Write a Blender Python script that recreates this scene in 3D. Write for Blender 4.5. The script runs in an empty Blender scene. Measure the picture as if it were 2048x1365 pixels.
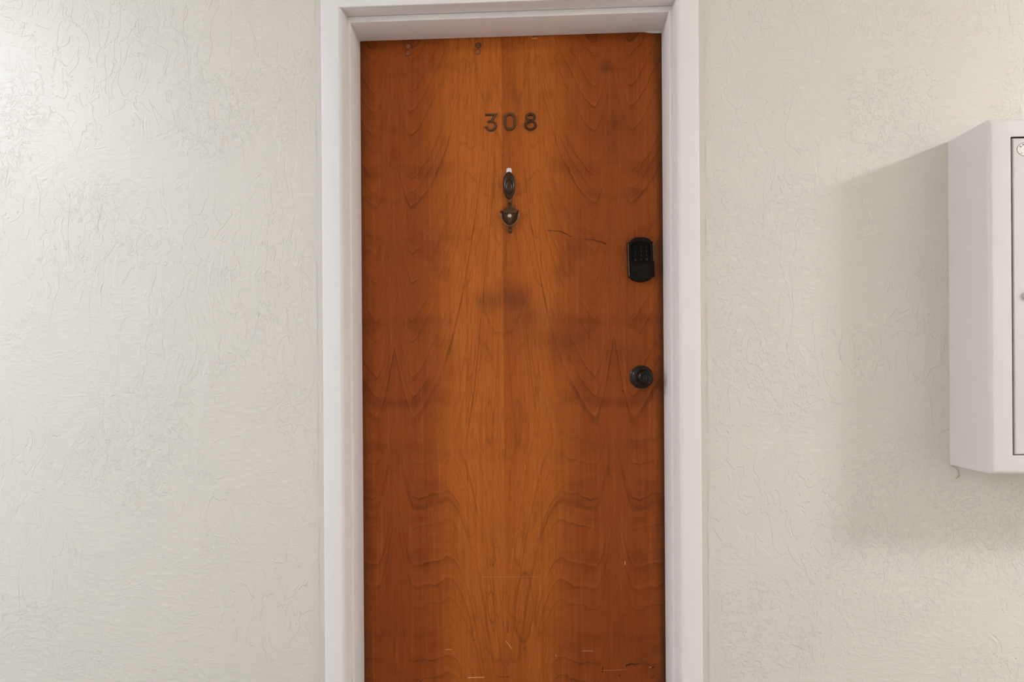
import bpy, bmesh, math, random
from mathutils import Vector, Matrix
random.seed(3)
SC = bpy.context.scene
COL = SC.collection
PI = math.pi

# ------------------------------------------------------------------ camera
cam_data = bpy.data.cameras.new('camera')
cam = bpy.data.objects.new('camera', cam_data)
COL.objects.link(cam)
YAW, ROLL = math.radians(2.97), math.radians(0.38)
fwd = Vector((-math.sin(YAW), math.cos(YAW), 0))
r0 = Vector((math.cos(YAW), math.sin(YAW), 0))
u0 = Vector((0, 0, 1))
rt = math.cos(ROLL) * r0 - math.sin(ROLL) * u0
up = math.sin(ROLL) * r0 + math.cos(ROLL) * u0
m = Matrix((rt, up, -fwd)).transposed().to_4x4()
m.translation = Vector((0.07, -2.0, 1.046))
cam.matrix_world = m
cam_data.sensor_width = 36
cam_data.lens = 1350 / 2048 * 36
cam_data.shift_x = 24 / 2048
cam_data.shift_y = 60.5 / 2048
cam_data.clip_start = 0.02
SC.camera = cam

# ------------------------------------------------------------------ world, exposure, lamps
LEFT_LAMP = (-2.55, -1.55, 2.56)
RIGHT_LAMP = (3.50, -1.52, 2.56)
FAR_FILL = (-8.60, -1.55, 2.56)  # added fill out of view, brightens the right jamb and cabinet side
LEFT_COLOR = (0.97, 1.045, 1.185)
RIGHT_COLOR = (1.0, 1.005, 1.035)
LEFT_POWER, RIGHT_POWER, FAR_FILL_POWER = 66.0, 148.0, 360.0
w = bpy.data.worlds.new('world')
SC.world = w
w.use_nodes = True
w.node_tree.nodes['Background'].inputs['Color'].default_value = (0.9, 0.95, 1.0, 1)
w.node_tree.nodes['Background'].inputs['Strength'].default_value = 0.1
vs = SC.view_settings
vs.view_transform = 'Standard'
vs.look = 'None'
vs.exposure = 0.15
vs.gamma = 1.0
vs.use_curve_mapping = False
SC.cycles.use_denoising = True
SC.cycles.use_adaptive_sampling = True
SC.cycles.adaptive_threshold = 0.09
SC.cycles.adaptive_min_samples = 12
SC.cycles.max_bounces = 8
SC.cycles.diffuse_bounces = 6
SC.cycles.sample_clamp_indirect = 6.0


# ------------------------------------------------------------------ node helper
def lin(r, g, b):
    def f(c):
        c /= 255
        return c / 12.92 if c <= 0.04045 else ((c + 0.055) / 1.055) ** 2.4
    return (f(r), f(g), f(b), 1)


class G:
    """Small wrapper: arithmetic on node sockets."""
    def __init__(self, nt):
        self.nt = nt

    def val(self, x):
        return S(self, x)

    def node(self, t):
        return self.nt.nodes.new(t)

    def put(self, sock, v):
        if isinstance(v, S):
            v = v.v
        if isinstance(v, bpy.types.NodeSocket):
            self.nt.links.new(v, sock)
        else:
            sock.default_value = v

    def math(self, op, a, b=0.0, c=0.0):
        n = self.node('ShaderNodeMath')
        n.operation = op
        self.put(n.inputs[0], a)
        self.put(n.inputs[1], b)
        self.put(n.inputs[2], c)
        return S(self, n.outputs[0])

    def smooth(self, x, lo, hi, a=0.0, b=1.0):
        n = self.node('ShaderNodeMapRange')
        n.interpolation_type = 'SMOOTHSTEP'
        self.put(n.inputs[0], x)
        for k, v in zip((1, 2, 3, 4), (lo, hi, a, b)):
            self.put(n.inputs[k], v)
        return S(self, n.outputs[0])

    def vec(self, x, y, z):
        n = self.node('ShaderNodeCombineXYZ')
        for i, v in enumerate((x, y, z)):
            self.put(n.inputs[i], v)
        return S(self, n.outputs[0])

    def noise(self, v, scale=1.0, detail=2.0, rough=0.5, dist=0.0):
        n = self.node('ShaderNodeTexNoise')
        self.put(n.inputs['Vector'], v)
        n.inputs['Scale'].default_value = scale
        n.inputs['Detail'].default_value = detail
        n.inputs['Roughness'].default_value = rough
        n.inputs['Distortion'].default_value = dist
        return S(self, n.outputs[0])

    def mix(self, f, a, b, mode='MIX'):
        n = self.node('ShaderNodeMix')
        n.data_type = 'RGBA'
        n.blend_type = mode
        self.put(n.inputs[0], f)
        self.put(n.inputs[6], a)
        self.put(n.inputs[7], b)
        return S(self, n.outputs[2])

    def coords(self):
        t = self.node('ShaderNodeTexCoord')
        s = self.node('ShaderNodeSeparateXYZ')
        self.nt.links.new(t.outputs['Object'], s.inputs[0])
        return tuple(S(self, s.outputs[i]) for i in range(3))

    def bump(self, height, strength=1.0, distance=1.0):
        n = self.node('ShaderNodeBump')
        n.inputs['Strength'].default_value = strength
        n.inputs['Distance'].default_value = distance
        self.put(n.inputs['Height'], height)
        return S(self, n.outputs[0])

    def capsule(self, x, z, a, b, r, soft):
        """1 inside a thin capsule from a to b."""
        ax, az = a
        dx, dz = b[0] - ax, b[1] - az
        L2 = dx * dx + dz * dz + 1e-9
        t = self.math('MULTIPLY_ADD', x - ax, dx / L2, (z - az) * (dz / L2))
        t = self.math('MINIMUM', self.math('MAXIMUM', t, 0.0), 1.0)
        px = x - ax - t * dx
        pz = z - az - t * dz
        d = self.math('SQRT', px * px + pz * pz)
        return self.smooth(d, r, r + soft, 1.0, 0.0)

    def blot(self, x, z, c, rx, rz):
        px = (x - c[0]) / rx
        pz = (z - c[1]) / rz
        return self.smooth(self.math('SQRT', px * px + pz * pz), 0.0, 1.0, 1.0, 0.0)


class S:
    def __init__(self, g, v):
        self.g, self.v = g, v

    def __add__(self, o): return self.g.math('ADD', self, o)
    def __radd__(self, o): return self.g.math('ADD', o, self)
    def __sub__(self, o): return self.g.math('SUBTRACT', self, o)
    def __rsub__(self, o): return self.g.math('SUBTRACT', o, self)
    def __mul__(self, o): return self.g.math('MULTIPLY', self, o)
    def __rmul__(self, o): return self.g.math('MULTIPLY', o, self)
    def __truediv__(self, o): return self.g.math('DIVIDE', self, o)
    def abs(self): return self.g.math('ABSOLUTE', self)
    def max(self, o): return self.g.math('MAXIMUM', self, o)
    def min(self, o): return self.g.math('MINIMUM', self, o)
    def fract(self): return self.g.math('FRACT', self)
    def pow(self, o): return self.g.math('POWER', self, o)


def new_mat(name, color=None, rough=0.5, metal=0.0, spec=0.5):
    mt = bpy.data.materials.new(name)
    mt.use_nodes = True
    b = mt.node_tree.nodes['Principled BSDF']
    if color:
        b.inputs['Base Color'].default_value = color
    b.inputs['Roughness'].default_value = rough
    b.inputs['Metallic'].default_value = metal
    b.inputs['Specular IOR Level'].default_value = spec
    return mt, G(mt.node_tree), b


def speckled(name, color, rough, metal=0.0, spec=0.5, var=0.08, scale=30.0, bump=0.0, bscale=60.0):
    """Plain finish with slight procedural tone change and optional fine relief."""
    mt, g, b = new_mat(name, color, rough, metal, spec)
    t = g.node('ShaderNodeTexCoord')
    n = g.noise(t.outputs['Object'], scale, 3)
    dark = tuple(c * (1 - var) for c in color[:3]) + (1,)
    lite = tuple(min(1, c * (1 + var)) for c in color[:3]) + (1,)
    g.put(b.inputs['Base Color'], g.mix(n, dark, lite))
    if bump:
        h = g.noise(t.outputs['Object'], bscale, 2)
        g.put(b.inputs['Normal'], g.bump(h * bump))
    return mt


# ------------------------------------------------------------------ materials
def wall_material(name, color, edge=0.5145):
    mt, g, b = new_mat(name, None, 0.44)
    x, y, z = g.coords()
    P = g.vec(x, y, z)
    # slow warp so that trowel strokes wander
    wx = g.noise(P, 5.0, 2) * 0.10 + x
    wz = g.noise(g.vec(x + 7.3, y, z), 5.0, 2) * 0.10 + z
    patch = g.noise(g.vec(x + 3.1, y, z), 2.6, 2)
    patch2 = g.noise(g.vec(x - 5.7, y, z), 3.4, 2)
    patch3 = g.noise(g.vec(x + 11.0, y, z), 2.1, 2)
    # broad low plates with abrupt edges
    n1 = g.noise(g.vec(wx * 22.0, y, wz * 13.0), 1.0, 3, 0.55, 0.7)
    s1 = g.smooth(n1, 0.50, 0.522) * g.smooth(patch, 0.44, 0.56)
    # curls and drips
    n2 = g.noise(g.vec(wx * 48.0, y + 4.0, wz * 38.0), 1.0, 3, 0.6, 1.1)
    s2 = g.smooth(n2, 0.53, 0.565) * g.smooth(patch2, 0.46, 0.60)
    # long vertical trowel edges
    n3 = g.noise(g.vec(wx * 26.0, y + 9.0, wz * 5.0), 1.0, 2, 0.5, 0.6)
    s3 = g.smooth(n3, 0.54, 0.565) * g.smooth(patch3, 0.48, 0.60)
    # rough horizontal drag
    n4 = g.noise(g.vec(wx * 30.0, y + 2.0, wz * 75.0), 1.0, 3, 0.6, 0.5)
    s4 = g.smooth(n4, 0.42, 0.66) * g.smooth(patch, 0.42, 0.66, 1.0, 0.25)
    fine = g.noise(P, 210.0, 3)
    # smooth taped band beside the door casing, with a ragged bead along its border
    d = x.abs() - edge + (g.noise(g.vec(x * 0.0, 0.0, z * 14.0), 1.0, 3) - 0.5) * 0.012
    fade = g.smooth(d, 0.014, 0.045)
    bead = g.smooth(d, 0.016, 0.020) * g.smooth(d, 0.021, 0.034, 1.0, 0.0) * g.smooth(
        g.noise(g.vec(x * 20.0, 3.0, z * 9.0), 1.0, 2), 0.42, 0.55)
    h = (s1 * 0.0010 + s2 * 0.0009 + s3 * 0.0008 + s4 * 0.0006) * fade + bead * 0.0010 + fine * 0.00022
    g.put(b.inputs['Normal'], g.bump(h, 0.8))
    tone = g.noise(P, 1.7, 3)
    c2 = tuple(c * 0.965 for c in color[:3]) + (1,)
    g.put(b.inputs['Base Color'], g.mix(tone, c2, color))
    return mt


def wood_material():
    mt, g, b = new_mat('stained_birch_veneer', None, 0.42, 0.0, 0.22)
    x, y, z = g.coords()
    xs = x + 0.0234                       # the book-match seam
    a = xs.abs()
    v = 0.326 - (a - 0.326).abs()         # mirrored leaf, second mirror line further out
    right = g.smooth(xs, -0.0006, 0.0006)
    # slight differences between the mirrored leaves
    wob = (g.noise(g.vec(x, 0.0, z), 2.3, 2) - 0.5)
    vz = v + wob * 0.020
    zz = z + (g.noise(g.vec(v * 6.0, 1.0, z * 2.0), 1.0, 2) - 0.5) * 0.10
    wig = (g.noise(g.vec(v * 34.0, 2.0, z * 16.0), 1.0, 3, 0.6) - 0.5)
    wig2 = (g.noise(g.vec(v * 110.0, 5.0, z * 40.0), 1.0, 2, 0.6) - 0.5)
    # upper leaf: hanging V and U figures
    du = vz - 0.272
    st = g.math('MAXIMUM', 0.19 - vz, 0.0)
    gU = g.math('MAXIMUM', 0.0 - du, 0.0).pow(1.5) * 5.6 + st * st * st * 120.0 + g.math('MAXIMUM', du, 0.0).pow(1.5) * 19.0
    # lower leaf: shoulders that fall steeply to the centre
    sl = g.math('MAXIMUM', 0.172 - vz, 0.0)
    dip = g.math('SINE', g.math('MAXIMUM', vz - 0.172, 0.0) * 20.0)
    gL = 0.0 - sl * sl * 26.0 - dip * 0.040 + g.math('MAXIMUM', vz - 0.272, 0.0).pow(1.5) * 16.0
    t = g.smooth(zz + wob * 0.3 + wig * 0.15, 0.74, 0.94)
    brk = g.noise(g.vec(x * 6.0, 4.0, z * 4.0), 1.0, 3, 0.6)
    brk2 = g.noise(g.vec(v * 9.0, 9.0, z * 5.0), 1.0, 2, 0.5)

    def rings(field, seed):
        h = zz - field + wig * 0.026 + wig2 * 0.008
        ph = h * 11.5 + (g.noise(g.vec(h * 7.0, seed, 0.0), 1.0, 2) - 0.5) * 3.8
        saw = ph.fract()
        fine_ = g.smooth(saw, 0.86, 0.975) * g.smooth(saw, 0.975, 1.0, 1.0, 0.0)
        soft_ = g.smooth(saw, 0.35, 0.98) * g.smooth(saw, 0.98, 1.0, 1.0, 0.0)
        pale_ = g.smooth(saw, 0.0, 0.12, 1.0, 0.0)
        s2_ = (h * 37.0 + wig * 1.4).fract()
        thin_ = g.smooth(s2_, 0.55, 0.95) * g.smooth(s2_, 0.95, 1.0, 1.0, 0.0)
        return fine_, soft_, pale_, thin_

    def blend(a_, b_):
        return a_ + (b_ - a_) * t
    line, soft, glow, line2 = (blend(p, q_) for p, q_ in zip(rings(gL, 3.0), rings(gU, 0.0)))
    line = line * g.smooth(brk, 0.38, 0.62, 0.12, 1.0)
    def eye_ring(c, rx, rz, lean_):
        px_ = (x - c[0] - (z - c[1]) * lean_ + wig2 * 0.008) / rx
        pz_ = (z - c[1] + wig * 0.02) / rz
        d_ = g.math('SQRT', px_ * px_ + pz_ * pz_)
        return g.smooth(d_, 0.80, 0.98) * g.smooth(d_, 0.98, 1.06, 1.0, 0.0)
    for c_, rx_, rz_, ln_, st_ in (((-0.062, 0.346), 0.013, 0.050, -0.05, 0.8), ((0.032, 0.345), 0.028, 0.105, 0.03, 0.7),
                                   ((0.0915, 0.985), 0.012, 0.042, 0.0, 0.45), ((0.030, 0.36), 0.013, 0.06, 0.1, 0.35)):
        line = line.max(eye_ring(c_, rx_, rz_, ln_) * st_)
    line2 = line2 * g.smooth(brk, 0.40, 0.66, 0.95, 0.1)
    soft = soft * g.smooth(brk2, 0.40, 0.62, 0.1, 1.0)
    # centre eyes: long closed contours
    ce = g.noise(g.vec(v * 12.0 + wig2 * 0.3, 8.0, z * 2.1), 1.0, 1, 0.4)
    ce = (ce * 9.0 + wig * 0.3).fract()
    eye = g.smooth(ce, 0.80, 0.97) * g.smooth(ce, 0.97, 1.0, 1.0, 0.0) * g.smooth(v, 0.10, 0.14, 1.0, 0.0)
    # fine vertical fibre
    f1 = g.noise(g.vec(x * 95.0, 0.0, z * 3.0), 1.0, 3, 0.6)
    f2 = g.noise(g.vec(x * 420.0, 3.0, z * 17.0), 1.0, 2, 0.6)
    f3 = g.noise(g.vec(x * 170.0, 6.0, z * 34.0), 1.0, 2, 0.6)
    # broad tone
    side = g.smooth(v + wob * 0.09, 0.09, 0.26)
    blotch = g.noise(g.vec(x * 4.0, 5.0, z * 3.0), 1.0, 3, 0.5)
    wash = g.noise(g.vec(v * 7.0, 7.0, z * 13.0), 1.0, 2, 0.5)
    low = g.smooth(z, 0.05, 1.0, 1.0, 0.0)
    light = lin(186, 100, 32)
    mid = lin(151, 69, 14)
    dark = lin(98, 37, 4)
    col = g.mix(side * 0.82, light, mid)
    col = g.mix(g.smooth(blotch, 0.50, 0.70) * 0.35, col, mid)
    col = g.mix(g.smooth(wash, 0.50, 0.70) * (side * 0.30 + 0.08), col, dark)
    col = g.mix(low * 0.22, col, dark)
    # leaf right of the seam takes the stain a little darker
    lean = right * g.smooth(a, 0.0, 0.13, 1.0, 0.0) * (g.smooth(z, 0.5, 1.0) * 0.7 + 0.5)
    col = g.mix(lean * 0.5, col, mid)
    col = g.mix(g.smooth(f1, 0.48, 0.68) * 0.22, col, dark)
    col = g.mix(g.smooth(f2, 0.50, 0.72) * 0.30, col, dark)
    col = g.mix(g.smooth(f3, 0.56, 0.76) * 0.22, col, dark)
    col = g.mix(g.smooth(f1, 0.30, 0.46, 1.0, 0.0) * 0.18, col, lin(205, 122, 58))
    col = g.mix(line2 * 0.16, col, dark)
    col = g.mix(glow * 0.10, col, lin(205, 122, 58))
    col = g.mix(soft * 0.20, col, dark)
    col = g.mix(line * 0.52, col, lin(84, 36, 10))
    col = g.mix(eye * 0.26, col, lin(84, 36, 10))
    # hand grime, old stains
    grime = lin(92, 44, 16)
    stain = (g.blot(x, z, (-0.060, 1.256), 0.085, 0.065) * 0.55).max(
        g.blot(x, z, (0.012, 1.258), 0.085, 0.075) * right * 0.80).max(
        g.blot(x, z, (0.040, 1.205), 0.13, 0.12) * right * 0.42).max(
        g.blot(x, z, (0.15, 1.14), 0.20, 0.08) * 0.38).max(
        g.blot(x, z, (0.286, 1.941), 0.030, 0.036) * 0.6).max(
        g.blot(x, z, (0.30, 1.76), 0.09, 0.10) * 0.30).max(
        g.blot(x, z, (0.33, 1.10), 0.14, 0.05) * 0.30)
    stain = stain * (f2 * 0.6 + 0.50)
    col = g.mix(stain, col, grime)
    # worn, grimy latch-side edge, its dark partly frame shade painted in
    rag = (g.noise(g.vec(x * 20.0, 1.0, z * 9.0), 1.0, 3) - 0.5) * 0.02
    edge = g.smooth(x + rag, 0.412, 0.446) * 0.75
    col = g.mix(edge, col, lin(66, 32, 8))
    col = g.mix(g.smooth(x - rag, -0.452, -0.400, 1.0, 0.0) * 0.45, col, lin(66, 30, 10))  # left edge: mostly the frame's shade, painted into the wood colour
    # scratches and chips
    def marks(lst):
        r = None
        for p, q, rad, s in lst:
            c = g.capsule(x, z, p, q, rad * 0.65, rad * 0.8) * s
            r = c if r is None else r.max(c)
        return r
    dk = marks([((0.1096, 1.4618), (0.1464, 1.4583), 0.0010, 0.8), ((0.1464, 1.4583), (0.165, 1.4500), 0.0011, 1.0),
                ((0.165, 1.4500), (0.1801, 1.4414), 0.0009, 0.9),
                ((0.2124, 1.4350), (0.245, 1.4310), 0.0008, 0.75), ((0.245, 1.4310), (0.2790, 1.4206), 0.0009, 0.95),
                ((0.2760, 1.4215), (0.2800, 1.4180), 0.0014, 0.9),
                ((0.262, 0.158), (0.264, 0.172), 0.0016, 0.8), ((0.332, 0.178), (0.345, 0.182), 0.0026, 0.8),
                ((0.345, 0.182), (0.352, 0.184), 0.0020, 0.7), ((0.352, 0.181), (0.368, 0.184), 0.0013, 0.7),
                ((0.404, 0.172), (0.414, 0.175), 0.0016, 0.8), ((0.404, 0.142), (0.411, 0.147), 0.0012, 0.7),
                ((0.312, 0.148), (0.313, 0.149), 0.0030, 0.6), ((-0.045, 0.138), (-0.012, 0.139), 0.0012, 0.6),
                ((-0.058, 0.470), (-0.058, 0.471), 0.0018, 0.7), ((-0.016, 0.27), (-0.014, 0.30), 0.0020, 0.4),
                ((-0.118, 0.246), (-0.117, 0.247), 0.0022, 0.6), ((0.327, 0.985), (0.328, 0.986), 0.0024, 0.7)])
    col = g.mix(dk, col, lin(48, 18, 6))
    lt = marks([((0.3303, 0.475), (0.3303, 0.484), 0.0010, 1.0), ((-0.135, 0.1345), (-0.088, 0.1362), 0.0009, 0.9),
                ((-0.021, 0.244), (-0.004, 0.222), 0.0010, 0.5), ((0.205, 0.219), (0.235, 0.2195), 0.0008, 0.5),
                ((0.262, 0.162), (0.33, 0.166), 0.0007, 0.35), ((0.40, 0.174), (0.404, 0.174), 0.0013, 0.5),
                ((-0.20, 0.217), (-0.185, 0.2175), 0.0010, 0.5), ((-0.09, 0.434), (0.08, 0.437), 0.0006, 0.22),
                ((0.126, 0.203), (0.126, 0.205), 0.0010, 0.8), ((0.068, 2.0305), (0.082, 2.0315), 0.0012, 0.8)])
    col = g.mix(lt, col, lin(226, 178, 130))
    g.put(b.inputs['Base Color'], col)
    g.put(b.inputs['Roughness'], 0.36 + f3 * 0.14 + stain * 0.1)
    g.put(b.inputs['Normal'], g.bump(f2 * 0.00004 + f1 * 0.00006 - line * 0.00010 + f3 * 0.00003, 0.6))
    return mt


WALL = wall_material('trowelled_wall_paint', lin(220, 215, 205))
WALL_PLAIN = speckled('corridor_wall_paint', lin(230, 228, 223), 0.5, var=0.03, scale=3, bump=0.0002, bscale=40)
TRIM = speckled('white_gloss_trim_paint', lin(233, 229, 226), 0.5, spec=0.3, var=0.015, scale=6, bump=0.00004, bscale=90)
CEIL = speckled('ceiling_paint', lin(243, 241, 237), 0.8, var=0.02, scale=4, bump=0.0003, bscale=70)
CARPET = speckled('corridor_carpet', lin(178, 175, 170), 0.95, spec=0.1, var=0.25, scale=90, bump=0.001, bscale=400)
WOOD = wood_material()
EDGEWOOD = speckled('dark_gap_seal', lin(22, 16, 12), 0.8, var=0.1, scale=20)
BRONZE = speckled('oil_rubbed_bronze', lin(88, 60, 36), 0.32, 0.6, 0.5, var=0.2, scale=60)
NUMERAL = speckled('aged_bronze_numeral', lin(96, 70, 42), 0.32, 0.45, 0.5, var=0.25, scale=120)
NUMERAL_DULL = speckled('dulled_bronze_numeral', lin(80, 52, 22), 0.55, 0.3, 0.4, var=0.25, scale=120)
HOOK = speckled('bronze_hook_plastic', lin(58, 43, 26), 0.26, 0.0, 0.26, var=0.1, scale=60)
TAB = speckled('white_adhesive_tab', lin(228, 224, 224), 0.5, var=0.02, scale=60)
BLACK = speckled('black_bronze_lock', lin(25, 18, 11), 0.34, 0.0, 0.14, var=0.15, scale=80)
RIB_GLINT = speckled('lock_rib_glint', lin(104, 90, 76), 0.34, 0.7, 0.5, var=0.1, scale=80)
STRIKER = speckled('rubbed_bronze_bright', lin(140, 104, 74), 0.22, 0.9, 0.5, var=0.2, scale=60)
BACKPLATE = speckled('deep_bronze', lin(74, 44, 20), 0.42, 0.4, 0.4, var=0.2, scale=60)
SCREEN = speckled('black_touch_screen', lin(14, 9, 6), 0.3, 0.0, 0.1, var=0.1, scale=40)
KEYMARK = speckled('faint_key_print', lin(52, 32, 24), 0.5, var=0.1, scale=40)
EMBLEM = speckled('emblem_black', lin(9, 9, 9), 0.4, 0.2, var=0.1, scale=40)
KNOB = speckled('dark_bronze_knob', lin(27, 22, 15), 0.22, 0.05, 0.42, var=0.06, scale=80)
KEYHOLE = speckled('keyhole_black', lin(6, 6, 6), 0.6, var=0.1, scale=40)
LENS = speckled('peephole_silver', lin(214, 208, 196), 0.16, 0.95, var=0.03, scale=60)
BOX = speckled('cabinet_powder_coat', lin(220, 214, 211), 0.45, var=0.012, scale=8, bump=0.00004, bscale=260)
GAP_SHADE = speckled('recess_shade', lin(74, 64, 55), 0.7, var=0.08, scale=60)  # recess coloured dark to deepen the shade in the cabinet door gap
CHROME = speckled('chrome', lin(210, 208, 200), 0.10, 1.0, var=0.03, scale=40)
STICKER = speckled('sticker_white', lin(236, 230, 224), 0.4, var=0.01, scale=20)
INK = speckled('sticker_ink', lin(70, 62, 56), 0.5, var=0.05, scale=60)
STRAND = speckled('grey_strand', lin(186, 178, 160), 0.6, var=0.1, scale=90)
LAMPPAN = speckled('lamp_pan', lin(225, 222, 215), 0.4, var=0.02, scale=20)
PLUGS = [speckled('plug_filler', lin(*c), 0.5, var=0.1, scale=150) for c in
         ((150, 80, 40), (140, 80, 46), (100, 68, 32), (158, 84, 46))]


def glow_mat(name, power, color):
    mt, g, b = new_mat(name, lin(240, 238, 230), 0.4)
    b.inputs['Emission Color'].default_value = color + (1,)
    b.inputs['Emission Strength'].default_value = power
    return mt


# ------------------------------------------------------------------ mesh helpers
def obj(name, bm, mat, parent=None, smooth=False, loc=None, recalc=True):
    if recalc:
        bmesh.ops.recalc_face_normals(bm, faces=bm.faces)
    me = bpy.data.meshes.new(name)
    bm.to_mesh(me)
    bm.free()
    for mm in (mat if isinstance(mat, (list, tuple)) else [mat]):
        me.materials.append(mm)
    o = bpy.data.objects.new(name, me)
    COL.objects.link(o)
    if parent:
        o.parent = parent
    if loc:
        o.location = loc
    if smooth:
        me.polygons.foreach_set('use_smooth', [True] * len(me.polygons))
        if smooth == 'angle':
            me.set_sharp_from_angle(angle=math.radians(38))
    return o


def empty(name, loc, label=None, cat=None, group=None):
    o = bpy.data.objects.new(name, None)
    o.empty_display_size = 0.05
    COL.objects.link(o)
    o.location = loc
    if label:
        tag(o, label, cat, group)
    return o


def tag(o, label, cat, group=None, kind=None):
    o['label'] = label
    o['category'] = cat
    if group:
        o['group'] = group
    if kind:
        o['kind'] = kind
    return o


def box(bm, a, b, mi=0):
    vs_ = [bm.verts.new((x, y, z)) for x in (a[0], b[0]) for y in (a[1], b[1]) for z in (a[2], b[2])]
    fs = []
    for q in ((0, 1, 3, 2), (4, 6, 7, 5), (0, 4, 5, 1), (2, 3, 7, 6), (0, 2, 6, 4), (1, 5, 7, 3)):
        f = bm.faces.new([vs_[i] for i in q])
        f.material_index = mi
        fs.append(f)
    return vs_, fs


def bevel_all(bm, r, seg=3, cond=None):
    es = [e for e in bm.edges if cond is None or cond(e)]
    bmesh.ops.bevel(bm, geom=es, offset=r, segments=seg, profile=0.5, affect='EDGES')


def lathe(bm, prof, n=48, c=(0, 0, 0), axis='y', mi=0, arc=2 * PI):
    """prof: (radius, height) pairs; height runs along -y (towards the corridor) or z."""
    rings = []
    for r, h in prof:
        if r < 1e-6:
            p = (c[0], c[1] - h, c[2]) if axis == 'y' else (c[0], c[1], c[2] + h)
            rings.append([bm.verts.new(p)])
            continue
        ring = []
        for k in range(n):
            t = arc * k / n
            u, v_ = r * math.cos(t), r * math.sin(t)
            p = (c[0] + u, c[1] - h, c[2] + v_) if axis == 'y' else (c[0] + u, c[1] + v_, c[2] + h)
            ring.append(bm.verts.new(p))
        rings.append(ring)
    for A, B in zip(rings, rings[1:]):
        for k in range(n):
            k2 = (k + 1) % n
            if len(A) == 1 and len(B) == 1:
                continue
            if len(A) == 1:
                f = bm.faces.new((A[0], B[k], B[k2]))
            elif len(B) == 1:
                f = bm.faces.new((A[k], A[k2], B[0]))
            else:
                f = bm.faces.new((A[k], A[k2], B[k2], B[k]))
            f.material_index = mi


def prism(bm, pts, y0, y1, mi=0):
    """Closed outline (x, z) extruded from y0 to y1."""
    A = [bm.verts.new((x, y0, z)) for x, z in pts]
    B = [bm.verts.new((x, y1, z)) for x, z in pts]
    n = len(pts)
    for f in [bm.faces.new(A), bm.faces.new(B[::-1])] + [
            bm.faces.new((A[k], A[(k + 1) % n], B[(k + 1) % n], B[k])) for k in range(n)]:
        f.material_index = mi


def plate(bm, pts, y0, y1, bev, seg=3, mi=0):
    """Prism whose front (y1) rim is rounded by successive insets towards the centroid."""
    n = len(pts)

    def inset(d):
        res = []
        for k in range(n):
            p0, p1, p2 = Vector(pts[k - 1]), Vector(pts[k]), Vector(pts[(k + 1) % n])
            a = (p1 - p0).normalized()
            b_ = (p2 - p1).normalized()
            na, nb = Vector((-a.y, a.x)), Vector((-b_.y, b_.x))
            nn = na + nb
            nn = nn / max(0.35, nn.length_squared) * 2 if nn.length > 1e-6 else na
            nn = nn * (1 / 1.0)
            res.append(p1 + nn * d * 0.5 * 1.0 if False else p1 + nn.normalized() * d / max(0.45, nn.normalized().dot(na)))
        return res
    area = sum(pts[k][0] * pts[(k + 1) % n][1] - pts[(k + 1) % n][0] * pts[k][1] for k in range(n))
    sgn = 1 if area > 0 else -1
    s = -1 if y1 < y0 else 1
    levels = [(0, y0), (0, y1 - s * bev)]
    for k in range(1, seg + 1):
        t = PI / 2 * k / seg
        levels.append((bev * (1 - math.cos(t)), y1 - s * bev * (1 - math.sin(t))))
    rings = []
    for d, yy in levels:
        rings.append([bm.verts.new((p[0], yy, p[1])) for p in inset(sgn * d)])
    for A, B in zip(rings, rings[1:]):
        for k in range(n):
            f = bm.faces.new((A[k], A[(k + 1) % n], B[(k + 1) % n], B[k]))
            f.material_index = mi
    f = bm.faces.new(rings[-1]); f.material_index = mi
    f = bm.faces.new(rings[0][::-1]); f.material_index = mi


def stroke(bm, path, half, depth, closed=False, y0=0.0, round_=True, mi=0):
    """Raised half-round stroke lying on the plane y=y0, following (x, z) points, standing depth towards -y."""
    prof = [(-half, 0), (-half, depth * 0.45), (-half * 0.78, depth * 0.82), (-half * 0.4, depth), (half * 0.4, depth),
            (half * 0.78, depth * 0.82), (half, depth * 0.45), (half, 0)]
    n = len(path)
    rings = []
    for k in range(n):
        p = Vector(path[k])
        a = Vector(path[k - 1]) if (closed or k > 0) else None
        c = Vector(path[(k + 1) % n]) if (closed or k < n - 1) else None
        if a is None:
            t0 = t1 = (c - p).normalized()
        elif c is None:
            t0 = t1 = (p - a).normalized()
        else:
            t0, t1 = (p - a).normalized(), (c - p).normalized()
        n0 = Vector((-t0.y, t0.x))
        nn = n0 + Vector((-t1.y, t1.x))
        nn.normalize()
        sc = 1 / max(0.42, nn.dot(n0))
        rings.append([bm.verts.new((p.x + nn.x * u * sc, y0 - d, p.y + nn.y * u * sc)) for u, d in prof])
    m_ = len(prof)
    pairs = list(zip(rings, rings[1:])) + ([(rings[-1], rings[0])] if closed else [])
    for A, B in pairs:
        for k in range(m_):
            f = bm.faces.new((A[k], B[k], B[(k + 1) % m_], A[(k + 1) % m_]))
            f.material_index = mi
    if not closed:
        for r_, rev in ((rings[0], False), (rings[-1], True)):
            f = bm.faces.new(r_[::-1] if rev else r_)
            f.material_index = mi


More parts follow.
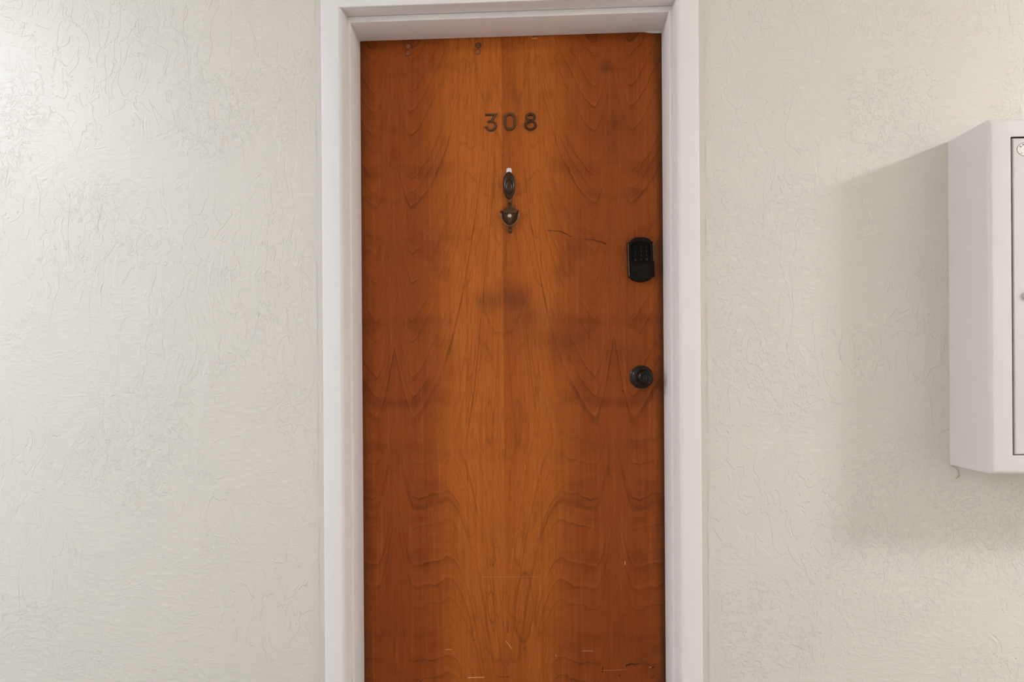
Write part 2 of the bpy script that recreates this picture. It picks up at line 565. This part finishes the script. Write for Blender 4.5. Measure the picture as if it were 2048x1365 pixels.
def tube(bm, path, r, seg=8):
    """Round tube along 3D points."""
    rings = []
    n = len(path)
    for k in range(n):
        p = Vector(path[k])
        t = (Vector(path[min(k + 1, n - 1)]) - Vector(path[max(k - 1, 0)])).normalized()
        ref = Vector((0, 1, 0)) if abs(t.y) < 0.9 else Vector((1, 0, 0))
        a = t.cross(ref).normalized()
        b_ = t.cross(a).normalized()
        rr = r[k] if isinstance(r, (list, tuple)) else r
        rings.append([bm.verts.new(p + a * rr * math.cos(2 * PI * i / seg) + b_ * rr * math.sin(2 * PI * i / seg)) for i in range(seg)])
    for A, B in zip(rings, rings[1:]):
        for i in range(seg):
            bm.faces.new((A[i], A[(i + 1) % seg], B[(i + 1) % seg], B[i]))
    bm.faces.new(rings[0][::-1])
    bm.faces.new(rings[-1])


def arc(cx, cz, rx, rz, a0, a1, n):
    return [(cx + rx * math.cos(math.radians(a0 + (a1 - a0) * k / n)), cz + rz * math.sin(math.radians(a0 + (a1 - a0) * k / n)))
            for k in range(n + 1)]


def glyph(bm, ch, size, cx, cz, rot, y, mi, thick=0.0004):
    """A flat printed character, centred at (cx, cz), turned by rot, facing -y."""
    cu = bpy.data.curves.new('glyph', 'FONT')
    cu.body = ch
    cu.size = size
    cu.align_x = 'CENTER'
    cu.align_y = 'CENTER'
    cu.extrude = thick / 2
    cu.offset = size * 0.02
    tmp = bpy.data.objects.new('glyph', cu)
    COL.objects.link(tmp)
    dg = bpy.context.evaluated_depsgraph_get()
    me = tmp.evaluated_get(dg).to_mesh()
    off = len(bm.verts)
    vs_ = []
    cr, sr = math.cos(rot), math.sin(rot)
    for v_ in me.vertices:
        px, pz, e = v_.co.x, v_.co.y, v_.co.z
        vs_.append(bm.verts.new((cx + px * cr - pz * sr, y - e, cz + px * sr + pz * cr)))
    for p in me.polygons:
        try:
            f = bm.faces.new([vs_[i] for i in p.vertices])
            f.material_index = mi
        except ValueError:
            pass
    tmp.evaluated_get(dg).to_mesh_clear()
    bpy.data.objects.remove(tmp)
    bpy.data.curves.remove(cu)


# ------------------------------------------------------------------ the setting
WY = -0.153            # face of the corridor wall
X0, X1, YF, ZC = -11.4, 6.4, -2.95, 2.56
OX, OZ = 0.485, 2.075  # rough opening


def struct(name, bm, mat, label, cat, **k):
    return tag(obj(name, bm, mat, **k), label, cat, kind='structure')


bm = bmesh.new()
for a, b in (((X0, WY, 0), (-OX, 0.09, ZC)), ((OX, WY, 0), (X1, 0.09, ZC)), ((-OX, WY, OZ), (OX, 0.09, ZC))):
    box(bm, a, b)
bmesh.ops.remove_doubles(bm, verts=bm.verts, dist=1e-5)
struct('wall_back', bm, WALL, 'off-white trowel-textured corridor wall around the wooden door', 'wall')
bm = bmesh.new()
box(bm, (X0, YF - 0.1, 0), (X1, YF, ZC))
struct('wall_front', bm, WALL_PLAIN, 'plain off-white corridor wall facing the wooden door', 'wall')
bm = bmesh.new()
box(bm, (X0 - 0.1, YF - 0.1, 0), (X0, 0.09, ZC))
struct('wall_left', bm, WALL_PLAIN, 'plain end wall closing the corridor beyond the left lamp', 'wall')
bm = bmesh.new()
box(bm, (X1, YF - 0.1, 0), (X1 + 0.1, 0.09, ZC))
struct('wall_right', bm, WALL_PLAIN, 'plain end wall closing the corridor beyond the white cabinet', 'wall')
bm = bmesh.new()
box(bm, (X0 - 0.1, YF - 0.1, -0.1), (X1 + 0.1, 0.09, 0))
struct('floor', bm, CARPET, 'brown carpet floor of the corridor', 'floor')
bm = bmesh.new()
box(bm, (X0 - 0.1, YF - 0.1, ZC), (X1 + 0.1, 0.09, ZC + 0.1))
struct('ceiling', bm, CEIL, 'white corridor ceiling above the door', 'ceiling')

# door frame: mitred casing, stepped jamb
CI, CO, CT = 0.4645, 0.5145, 2.0530      # casing inner, outer half widths, inner head height
CF, LEDGE, STOP = -0.165, -0.115, 0.4455  # casing face, jamb step, clear half opening
HEAD = 2.0360
frame = empty('trim_1', (0, WY, 0))
tag(frame, 'white painted stepped frame around the wooden door', 'door frame', kind='structure')


def frame_piece(name, ring, mat=TRIM, bev=0.0025):
    """ring: list of closed cross-sections (each a list of 3D points)."""
    bm = bmesh.new()
    A = [bm.verts.new(p) for p in ring[0]]
    B = [bm.verts.new(p) for p in ring[1]]
    n = len(A)
    bm.faces.new(A)
    bm.faces.new(B[::-1])
    for k in range(n):
        bm.faces.new((A[k], A[(k + 1) % n], B[(k + 1) % n], B[k]))
    bmesh.ops.recalc_face_normals(bm, faces=bm.faces)
    long_ = [e for e in bm.edges if (e.verts[0] in A) != (e.verts[1] in A)]
    bmesh.ops.bevel(bm, geom=long_, offset=bev, segments=3, profile=0.5, affect='EDGES')
    o = obj(name, bm, mat, None, smooth='angle')
    o.parent = frame
    o.matrix_parent_inverse = Matrix.Translation((0, -WY, 0))
    return o


def side_section(s, z_fn, prof):
    return [(s * u, yv, z_fn(u)) for u, yv in prof]


casing_prof = [(CI + 0.014, LEDGE), (0.4545, LEDGE), (0.4560, -0.1400), (0.4588, -0.1560), (CI, CF), (CO, CF), (CO, WY + 0.0005), (CI + 0.014, WY + 0.0005)]
mz = lambda u: CT + (u - CI if u > CI else 0.08 * (u - CI))
for s in (-1, 1):
    o = frame_piece('casing', [side_section(s, lambda u: 0.0, casing_prof), side_section(s, mz, casing_prof)])
frame_piece('casing', [[(-u, yv, mz(u)) for u, yv in casing_prof], [(u, yv, mz(u)) for u, yv in casing_prof]])
o['label'] = 'white door casing on the cabinet side'
jamb_prof = [(CI, LEDGE + 0.001), (CI + 0.018, LEDGE + 0.001), (CI + 0.018, 0.06), (CI, 0.06)]
jz = lambda u: CT + (u - CI)
for s in (-1, 1):
    frame_piece('jamb', [side_section(s, lambda u: 0.0, jamb_prof), side_section(s, jz, jamb_prof)], bev=0.0008)
frame_piece('jamb', [[(-u, yv, jz(u)) for u, yv in jamb_prof], [(u, yv, jz(u)) for u, yv in jamb_prof]], bev=0.0008)
stop_prof = [(STOP, LEDGE), (CI, LEDGE), (CI, -0.004), (STOP, -0.004)]
sz = lambda u: HEAD + (u - STOP) * (CT - HEAD) / (CI - STOP)
for s in (-1, 1):
    frame_piece('door_stop', [side_section(s, lambda u: 0.0, stop_prof), side_section(s, sz, stop_prof)], bev=0.002)
frame_piece('door_stop', [[(-u, yv, sz(u)) for u, yv in stop_prof], [(u, yv, sz(u)) for u, yv in stop_prof]], bev=0.002)
# sagging bead of paint at the top latch corner
bm = bmesh.new()
pts = [(0.392, HEAD + 0.001), (0.402, HEAD - 0.0006), (0.415, HEAD - 0.0030), (0.432, HEAD - 0.0042), (STOP, HEAD - 0.0040), (STOP, HEAD + 0.001)]
plate(bm, pts, -0.004, -0.009, 0.001, 2)
pb = obj('paint_bead', bm, TRIM, None, smooth='angle')
pb.parent = frame
pb.matrix_parent_inverse = Matrix.Translation((0, -WY, 0))

# door leaf
door = empty('door_1', (0, 0, 0))
tag(door, 'orange-brown stained wood veneer entrance door numbered 308', 'door', kind='structure')
bm = bmesh.new()
box(bm, (-0.4600, 0.0, 0.008), (0.4600, 0.044, 2.0480))
bevel_all(bm, 0.0012, 2)
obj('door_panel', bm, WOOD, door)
for (px, pz), pm in zip(((-0.3025, 2.0188), (-0.3027, 1.9986), (-0.0920, 2.0151), (-0.0937, 1.9966)), PLUGS):
    bm = bmesh.new()
    lathe(bm, [(0.0076, -0.0005), (0.0074, 0.0004), (0.0066, 0.0008), (0.0045, 0.0006), (0, 0.0007)], 24)
    o = obj('screw_plug', bm, pm, door, smooth='angle', loc=(px, 0, pz))
    # hairline groove round the plug
    bm = bmesh.new()
    lathe(bm, [(0.0076, 0.0), (0.0076, 0.00025), (0.0086, 0.00025), (0.0086, 0.0)], 24)
    obj('plug_rim', bm, EDGEWOOD, o)

# knob with keyed centre
KX, KZ = 0.3814, 1.0264
bm = bmesh.new()
lathe(bm, [(0, -0.0004), (0.0335, -0.0004), (0.0342, 0.002), (0.0338, 0.0045), (0.0318, 0.0062), (0.0290, 0.0066), (0.0282, 0.0080), (0.0270, 0.0096),
           (0.0225, 0.0112), (0.0170, 0.0125), (0.0135, 0.0150), (0.0118, 0.0190), (0.0112, 0.026), (0, 0.026)], 56)
knob = obj('door_knob', bm, KNOB, door, smooth='angle', loc=(KX, 0, KZ))
bm = bmesh.new()
lathe(bm, [(0, 0.024), (0.0125, 0.024), (0.0150, 0.028), (0.0195, 0.034), (0.0232, 0.041), (0.0245, 0.048), (0.0240, 0.054), (0.0222, 0.0590),
           (0.0196, 0.0622), (0.0190, 0.0610), (0.0182, 0.0610), (0.0176, 0.0634), (0.0150, 0.0656), (0.0130, 0.0664), (0.0124, 0.0658), (0.0120, 0.0610),
           (0, 0.0610)], 56)
obj('knob_grip', bm, KNOB, knob, smooth='angle')
bm = bmesh.new()
lathe(bm, [(0.0092, 0.0600), (0.0092, 0.0650), (0.0084, 0.0660), (0.0074, 0.0660), (0.0068, 0.0648), (0, 0.0648)], 32)
obj('lock_cylinder', bm, KNOB, knob, smooth='angle')
bm = bmesh.new()
box(bm, (-0.0011, -0.0653, -0.0050), (0.0011, -0.0644, 0.0050))
box(bm, (-0.0026, -0.0653, -0.0010), (0.0026, -0.0644, 0.0010))
obj('keyhole', bm, KEYHOLE, knob)

# ------------------------------------------------------------------ keypad deadbolt (part of the door)
LX, LZ = 0.3805, 1.3697
out = []
A_ = arc(0.0, 0.0, 0.030, 0.0145, 0, 180, 16)
out += [(0.0382, 0.0500), (0.0318, 0.0505)]
out += [(x_ * 1.0, 0.0505 + z_ ** 1.0) for x_, z_ in arc(0, 0, 0.030, 0.0142, 8, 172, 14)]
out += [(-0.0318, 0.0505), (-0.0382, 0.0500)]
out += [(-0.0380, -0.0515), (-0.0318, -0.0520)]
out += [(x_, -0.0520 + z_) for x_, z_ in arc(0, 0, 0.030, 0.0132, 188, 352, 14)]
out += [(0.0318, -0.0520), (0.0380, -0.0515)]
bm = bmesh.new()
plate(bm, out, 0.0004, -0.0165, 0.0025, 3)
lock = obj('keypad_lock', bm, BLACK, door, smooth='angle', loc=(LX, 0, LZ))
lock.rotation_euler = (0, math.radians(-1.6), 0)
lock['label'] = 'black arched keypad deadbolt above the door knob'
# raised rim round the screen
scr = [(0.0295, -0.0110)] + [(0.0295, 0.040)] + [(x_, 0.0440 + z_) for x_, z_ in arc(0, 0, 0.0275, 0.0105, 6, 174, 14)] + [(-0.0295, 0.040), (-0.0295, -0.0110)]
bm = bmesh.new()
stroke(bm, scr, 0.0018, 0.0032, True, -0.0163)
obj('screen_rim', bm, BLACK, lock, smooth='angle')
bm = bmesh.new()
plate(bm, scr, -0.0160, -0.0172, 0.0004, 2)
screen = obj('touch_screen', bm, SCREEN, lock, smooth='angle')
# side ribs, toned pale to stand in for lamp glints on the edges
for s in (-1, 1):
    bm = bmesh.new()
    stroke(bm, [(s * 0.0360, -0.048 if s < 0 else -0.006), (s * 0.0360, 0.047)], 0.0017, 0.0034, False, -0.0142)
    obj('side_rib', bm, RIB_GLINT, lock, smooth='angle')
ROWS = ('123', '456', '789', '*0*')
for r_, (row, zk) in enumerate(zip(ROWS, (0.0335, 0.0220, 0.0108, -0.0015))):
    for ch, xk in zip(row, (-0.0160, 0.0010, 0.0165)):
        bm = bmesh.new()
        if ch == '*':
            lathe(bm, [(0.0036, 0.0170), (0.0036, 0.0174), (0, 0.0174)], 20, (xk, 0, zk))
        else:
            glyph(bm, ch, 0.0085, xk, zk, 0, -0.0173, 0)
        obj('key_mark', bm, KEYMARK, lock)
# looped emblem below the screen
bm = bmesh.new()
for dx, dz, a0, a1 in ((-0.0022, 0.0026, 20, 330), (0.0026, 0.0024, -150, 160), (-0.0024, -0.0026, 30, 340), (0.0024, -0.0030, -160, 150)):
    stroke(bm, arc(0.0022 + dx, -0.0365 + dz, 0.0026, 0.0026, a0, a1, 12), 0.0009, 0.0012, False, -0.0164)
stroke(bm, [(-0.0030, -0.0310), (0.0005, -0.0345), (0.0038, -0.0385), (0.0068, -0.0415)], 0.0009, 0.0013, False, -0.0164)
obj('emblem', bm, EMBLEM, lock, smooth='angle')

# ------------------------------------------------------------------ house numbers
U = 0.001 * 1.449 / 10.24 * 10.24 / 10.24   # metres per zoomed photo pixel of the numerals


def num_path(pts, cx, cz):
    k = 0.0001449
    return [((x_ - cx) * k, (cz - z_) * k) for x_, z_ in pts]


def numeral(name, strokes, loc, mat, label):
    bm = bmesh.new()
    for path, closed in strokes:
        stroke(bm, path, 0.0035, 0.0060, closed, 0.0003)
    o = obj(name, bm, mat, None, smooth='angle', loc=loc)
    tag(o, label, 'number', 'house numbers on the door')
    return o


def zarc(cx, cy, rx, ry, a0, a1, n):
    return [(cx + rx * math.cos(math.radians(a0 + (a1 - a0) * k / n)), cy - ry * math.sin(math.radians(a0 + (a1 - a0) * k / n)))
            for k in range(n + 1)]


three = [(num_path([(530, 302), (738, 302), (668, 420), (655, 440)], 640, 462), False),
         (num_path(zarc(645, 532, 98, 92, 132, -172, 28), 640, 462), False)]
numeral('house_number', three, (-0.0563, 0, 1.7848), NUMERAL, 'bronze numeral 3 on the door, first of the three digits')
zero = [(num_path(zarc(1020, 385, 98, 92, 0, 180, 16) + zarc(1020, 515, 98, 92, 180, 360, 16), 1020, 450), True)]
numeral('house_number', zero, (0.0001, 0, 1.7853), NUMERAL, 'bronze numeral 0 with bright rims between the 3 and the 8')
eight = [(num_path(zarc(1447, 362, 82, 68, 0, 350, 26), 1447, 452), True),
         (num_path(zarc(1447, 522, 98, 86, 0, 350, 28), 1447, 452), True)]
numeral('house_number', eight, (0.0616, 0, 1.7835), NUMERAL_DULL, 'dull brown numeral 8 on the door, last of the three digits')

# ------------------------------------------------------------------ adhesive hook
hk = empty('adhesive_hook', (-0.0030, 0, 1.5962), 'dark brown glossy oval hook with white tab, above the door knocker', 'hook')
bm = bmesh.new()
rings = []
NS = 40
prof = [(1.0, -0.0002), (1.0, 0.0030), (0.97, 0.0056), (0.90, 0.0078), (0.78, 0.0096), (0.60, 0.0112), (0.38, 0.0122), (0.18, 0.0127)]
for sc_, d in prof:
    rings.append([bm.verts.new((0.0180 * sc_ * math.cos(2 * PI * k / NS), -d, 0.0408 * sc_ * math.sin(2 * PI * k / NS))) for k in range(NS)])
for A, B in zip(rings, rings[1:]):
    for k in range(NS):
        bm.faces.new((A[k], A[(k + 1) % NS], B[(k + 1) % NS], B[k]))
bm.faces.new(rings[-1])
bm.faces.new(rings[0][::-1])
obj('hook_body', bm, HOOK, hk, smooth='angle')
bm = bmesh.new()
rings = []
prof = [(1.0, 0.0080), (1.0, 0.0125), (0.94, 0.0165), (0.82, 0.0195), (0.60, 0.0220), (0.30, 0.0232)]
for sc_, d in prof:
    ring = []
    for k in range(NS):
        t = 2 * PI * k / NS
        sz_ = math.sin(t)
        wdt = 0.0125 * (1 - 0.20 * sz_)
        ring.append(bm.verts.new((wdt * sc_ * math.cos(t), -d - 0.002 * max(0, sz_) * sc_, -0.0070 + 0.0225 * sc_ * sz_)))
    rings.append(ring)
for A, B in zip(rings, rings[1:]):
    for k in range(NS):
        bm.faces.new((A[k], A[(k + 1) % NS], B[(k + 1) % NS], B[k]))
bm.faces.new(rings[-1])
bm.faces.new(rings[0][::-1])
obj('hook_tongue', bm, HOOK, hk, smooth='angle')
bm = bmesh.new()
pts = [(-0.0078, 0.0200)] + [(0.0078, 0.0200)] + [(x_, 0.0455 + z_) for x_, z_ in arc(0, 0, 0.0078, 0.0072, 0, 180, 14)]
plate(bm, pts, 0.0002, -0.0012, 0.0003, 2)
tb = obj('pull_tab', bm, TAB, hk, smooth='angle')
tb['label'] = 'white adhesive tab above the oval hook'

# ------------------------------------------------------------------ urn door knocker
kn = empty('door_knocker', (-0.0010, 0, 1.5186), 'bronze urn-shaped door knocker with silver peephole under the oval hook', 'door knocker')
q = 0.087e-3


def kp(pts):
    return [((x_ - 415) * q, (495 - y_) * q) for x_, y_ in pts]


# backplate behind the swinging striker
bm = bmesh.new()
half = kp([(415, 1010), (330, 960), (235, 870), (180, 760), (150, 640), (140, 500), (190, 440), (300, 372), (415, 352)])
sh = half + [(-x_, z_) for x_, z_ in half[-2:0:-1]]
plate(bm, sh[::-1], 0.0004, -0.0030, 0.0010, 2)
obj('backplate', bm, BACKPLATE, kn, smooth='angle')
# striker: rounded U hung from two ears
bm = bmesh.new()
U_ = [(112, 490), (106, 560), (118, 650), (140, 740), (178, 830), (236, 910), (310, 970), (415, 1012)]
U_ = U_ + [(830 - x_, y_) for x_, y_ in U_[-2::-1]]
pth = [(x_, -0.0068 - 0.003 * math.sin(PI * i / 14), z_) for i, (x_, z_) in enumerate(kp(U_))]
tube(bm, pth, [0.0017 + 0.0012 * math.sin(PI * i / 14) ** 2 for i in range(15)], 10)
obj('striker', bm, STRIKER, kn, smooth=True)
for s in (-1, 1):
    bm = bmesh.new()
    tube(bm, [(s * 0.0205, -0.0068, 0.0008), (s * 0.0240, -0.0068, 0.0008), (s * 0.0275, -0.0068, 0.0008)], [0.0016, 0.0024, 0.0026], 10)
    obj('hinge_pin', bm, BRONZE, kn, smooth='angle')
# urn body: domed cap narrowing to a stem
bm = bmesh.new()
cap = kp([(200, 580), (192, 500), (190, 445), (240, 400), (320, 365), (415, 350), (510, 365), (590, 400), (640, 445), (638, 500), (630, 580)])
plate(bm, cap, -0.0010, -0.0125, 0.0028, 3)
obj('urn_cap', bm, BRONZE, kn, smooth='angle')
bm = bmesh.new()
urn = kp([(205, 575), (625, 575), (560, 660), (492, 735), (470, 790), (466, 890), (365, 890), (360, 790), (338, 735), (270, 660)])
plate(bm, urn, -0.0010, -0.0085, 0.0010, 3)
obj('urn_body', bm, BRONZE, kn, smooth='angle')
bm = bmesh.new()
for pts in ([(206, 590), (275, 665), (345, 742), (368, 795), (372, 885)], [(624, 590), (555, 665), (485, 742), (462, 795), (458, 885)]):
    stroke(bm, kp(pts), 0.0010, 0.0022, False, -0.0080)
obj('urn_ridge', bm, STRIKER, kn, smooth='angle')
bm = bmesh.new()
lathe(bm, [(0.0066, 0.0080), (0.0066, 0.0112), (0.0058, 0.0122), (0.0048, 0.0120)], 28, ((405 - 415) * q, 0, (495 - 660) * q))
lathe(bm, [(0.0050, 0.0112), (0.0042, 0.0136), (0.0028, 0.0150), (0, 0.0156)], 28, ((405 - 415) * q, 0, (495 - 660) * q))
ph_ = obj('peephole', bm, LENS, kn, smooth='angle')
ph_['label'] = 'silver peephole in the middle of the knocker'
# turned finials above and below
bm = bmesh.new()
fin = [(352, 52), (330, 50), (312, 40), (300, 50), (285, 56), (268, 44), (252, 38), (240, 52), (222, 66), (208, 60), (190, 42), (160, 44), (130, 40), (100, 46), (82, 40), (74, 20), (72, 0)]
lathe(bm, [(0, (495 - 352) * q)] + [(r_ * q, (495 - h_) * q) for h_, r_ in fin], 20, (0, -0.0050, 0), 'z')
obj('finial', bm, BRONZE, kn, smooth='angle')
bm = bmesh.new()
fin = [(1005, 60), (1030, 76), (1050, 80), (1068, 66), (1084, 48), (1098, 44), (1112, 54), (1135, 68), (1165, 72), (1195, 62), (1222, 44), (1240, 30), (1252, 0)]
lathe(bm, [(0, (495 - 1005) * q)] + [(r_ * q, (495 - h_) * q) for h_, r_ in fin], 20, (0, -0.0066, 0), 'z')
obj('finial', bm, BRONZE, kn, smooth='angle')

# ------------------------------------------------------------------ wall cabinet
BX0, BX1, BZ0, BZ1, BF = 1.1660, 1.8000, 0.7890, 1.6475, -0.3130
PX0, PX1, PZ0, PZ1 = 1.2180, 1.7480, 0.8352, 1.6028
cab = empty('wall_cabinet', (BX0, WY, BZ0), 'large white metal cabinet mounted on the wall beside the door', 'cabinet')


def rel(o):
    o.parent = cab
    o.matrix_parent_inverse = Matrix.Translation((-BX0, -WY, -BZ0))
    return o


bm = bmesh.new()
R_ = 0.010


def rrect(x0, x1, z0, z1, r, n=5):
    res = []
    for cx, cz, a0 in ((x1 - r, z1 - r, 0), (x0 + r, z1 - r, 90), (x0 + r, z0 + r, 180), (x1 - r, z0 + r, 270)):
        res += arc(cx, cz, r, r, a0, a0 + 90, n)
    return res


loops = []
N_ = 5
loops.append([(x_, WY + 0.0006, z_) for x_, z_ in rrect(BX0, BX1, BZ0, BZ1, 0.004, N_)])
loops.append([(x_, BF + R_, z_) for x_, z_ in rrect(BX0, BX1, BZ0, BZ1, 0.004, N_)])
for k in range(1, 6):
    t = PI / 2 * k / 5
    d = R_ * (1 - math.cos(t))
    loops.append([(x_, BF + R_ * (1 - math.sin(t)), z_) for x_, z_ in rrect(BX0 + d, BX1 - d, BZ0 + d, BZ1 - d, 0.004 + 0.001 * k, N_)])
loops.append([(x_, BF, z_) for x_, z_ in rrect(PX0 - 0.0012, PX1 + 0.0012, PZ0 - 0.0012, PZ1 + 0.0012, 0.0022, N_)])
loops.append([(x_, BF + 0.0012, z_) for x_, z_ in rrect(PX0, PX1, PZ0, PZ1, 0.0012, N_)])
loops.append([(x_, BF + 0.024, z_) for x_, z_ in rrect(PX0, PX1, PZ0, PZ1, 0.0012, N_)])
V_ = [[bm.verts.new(p) for p in lp] for lp in loops]
n = len(V_[0])
for A, B in zip(V_, V_[1:]):
    for k in range(n):
        bm.faces.new((A[k], A[(k + 1) % n], B[(k + 1) % n], B[k]))
bm.faces.new(V_[0][::-1])
bm.faces.new(V_[-1]).material_index = 1
for f in bm.faces:
    if all(v_.co.y > BF + 0.0011 for v_ in f.verts) and all(PX0 - 1e-4 < v_.co.x < PX1 + 1e-4 and PZ0 - 1e-4 < v_.co.z < PZ1 + 1e-4 for v_ in f.verts):
        f.material_index = 1
rel(obj('body', bm, [BOX, GAP_SHADE], smooth='angle'))
# door leaf, set a hair behind the face with an open gap at the lock side and top
bm = bmesh.new()
GX, GZ = 0.0044, 0.0026
plate(bm, [(PX0 + GX, PZ0 + 0.0008), (PX1 - 0.0015, PZ0 + 0.0008), (PX1 - 0.0015, PZ1 - GZ), (PX0 + GX, PZ1 - GZ)], BF + 0.018, BF + 0.0008, 0.0050, 4)
leaf = rel(obj('door_leaf', bm, BOX, smooth='angle'))


def on_leaf(o):
    o.parent = leaf
    return o


# cam lock
CX, CZ = 1.2505, 1.2185
bm = bmesh.new()
lathe(bm, [(0.0098, -0.002), (0.0098, 0.0030), (0.0090, 0.0046), (0.0076, 0.0052), (0.0070, 0.0040), (0.0066, 0.0020)], 36, (CX, BF + 0.0008, CZ))
lathe(bm, [(0.0066, 0.0018), (0, 0.0018)], 36, (CX, BF + 0.0008, CZ), mi=1)
box(bm, (CX - 0.0058, BF - 0.0030, CZ - 0.0016), (CX + 0.0058, BF - 0.0006, CZ + 0.0016), 0)
o = on_leaf(obj('cam_lock', bm, [CHROME, KEYHOLE], smooth='angle', recalc=False))
o['label'] = 'small chrome cam lock with black centre'
# oval sticker with dark outline and arched letters
SX, SZ, SA, SB = 1.2590, 1.5722, 0.0272, 0.0182
bm = bmesh.new()
yb = BF + 0.0008
rings = [[bm.verts.new((SX + SA * s_ * math.cos(2 * PI * k / 64), yb - dd, SZ + SB * s_ * math.sin(2 * PI * k / 64))) for k in range(64)]
         for s_, dd in ((1.0, -0.0002), (1.0, 0.0003), (0.955, 0.0003), (0.955, 0.00031))]
for li, (A, B) in enumerate(zip(rings, rings[1:])):
    for k in range(64):
        f = bm.faces.new((A[k], A[(k + 1) % 64], B[(k + 1) % 64], B[k]))
        f.material_index = 1 if li < 2 else 0
bm.faces.new(rings[-1])
for ch, ang, size, sc_, flip in (('B', 152, 0.0072, 0.76, 0), ('A', 127, 0.0072, 0.76, 0), ('F', 222, 0.0048, 0.80, 1)):
    t = math.radians(ang)
    gx, gz = SX + SA * sc_ * math.cos(t), SZ + SB * sc_ * math.sin(t)
    tx, tz = -SA * math.sin(t), SB * math.cos(t)
    rot = math.atan2(tz, tx) + (0 if flip else PI)
    glyph(bm, ch, size, gx, gz, rot, yb - 0.0004, 1, 0.0002)
o = on_leaf(obj('sticker', bm, [STICKER, INK], recalc=False))
o['label'] = 'oval white sticker with dark outline and lettering'

# loose strand below the cabinet corner
pts = [(1901, 931), (1906, 932), (1911, 935), (1914.5, 939), (1917, 945), (1917.3, 950), (1915.5, 954), (1911, 957)]
sp = [(1.1690, 0.7885), (1.1745, 0.7868), (1.1805, 0.7828), (1.1852, 0.7775), (1.1884, 0.7700), (1.1888, 0.7635), (1.1862, 0.7580), (1.1800, 0.7540)]
bm = bmesh.new()
tube(bm, [(x_, WY - 0.0018, z_) for x_, z_ in sp], [0.0014, 0.0014, 0.0014, 0.0014, 0.0013, 0.0012, 0.0011, 0.0008], 8)
tag(obj('wire', bm, STRAND, smooth=True), 'short thin grey wire curling out below the cabinet corner', 'wire')


# ------------------------------------------------------------------ ceiling lamps of the corridor, plus an added fill
def lamp(loc, power, color, label):
    t = empty('ceiling_lamp', loc, label, 'lamp')
    bm = bmesh.new()
    lathe(bm, [(0, 0.0), (0.235, 0.0), (0.245, -0.006), (0.245, -0.030), (0.236, -0.034), (0.228, -0.030), (0, -0.030)], 48, (0, 0, 0), 'z')
    obj('lamp_pan', bm, LAMPPAN, t, smooth='angle')
    bm = bmesh.new()
    pr = [(0.225, -0.031)] + [(0.225 * math.cos(math.radians(a)), -0.031 - 0.105 * math.sin(math.radians(a))) for a in (15, 30, 45, 60, 75)] + [(0, -0.136)]
    lathe(bm, pr, 32, (0, 0, 0), 'z')
    obj('lamp_shade', bm, glow_mat('lamp_glow', power, color), t, smooth=True)
    return t


lamp(LEFT_LAMP, LEFT_POWER, LEFT_COLOR, 'round glowing ceiling lamp over the bare stretch of corridor left of the door')
lamp(RIGHT_LAMP, RIGHT_POWER, RIGHT_COLOR, 'round glowing ceiling lamp over the cabinet end of the corridor')
lamp(FAR_FILL, FAR_FILL_POWER, LEFT_COLOR, 'unseen round ceiling lamp added at the far left as fill light')
bpy.context.view_layer.update()
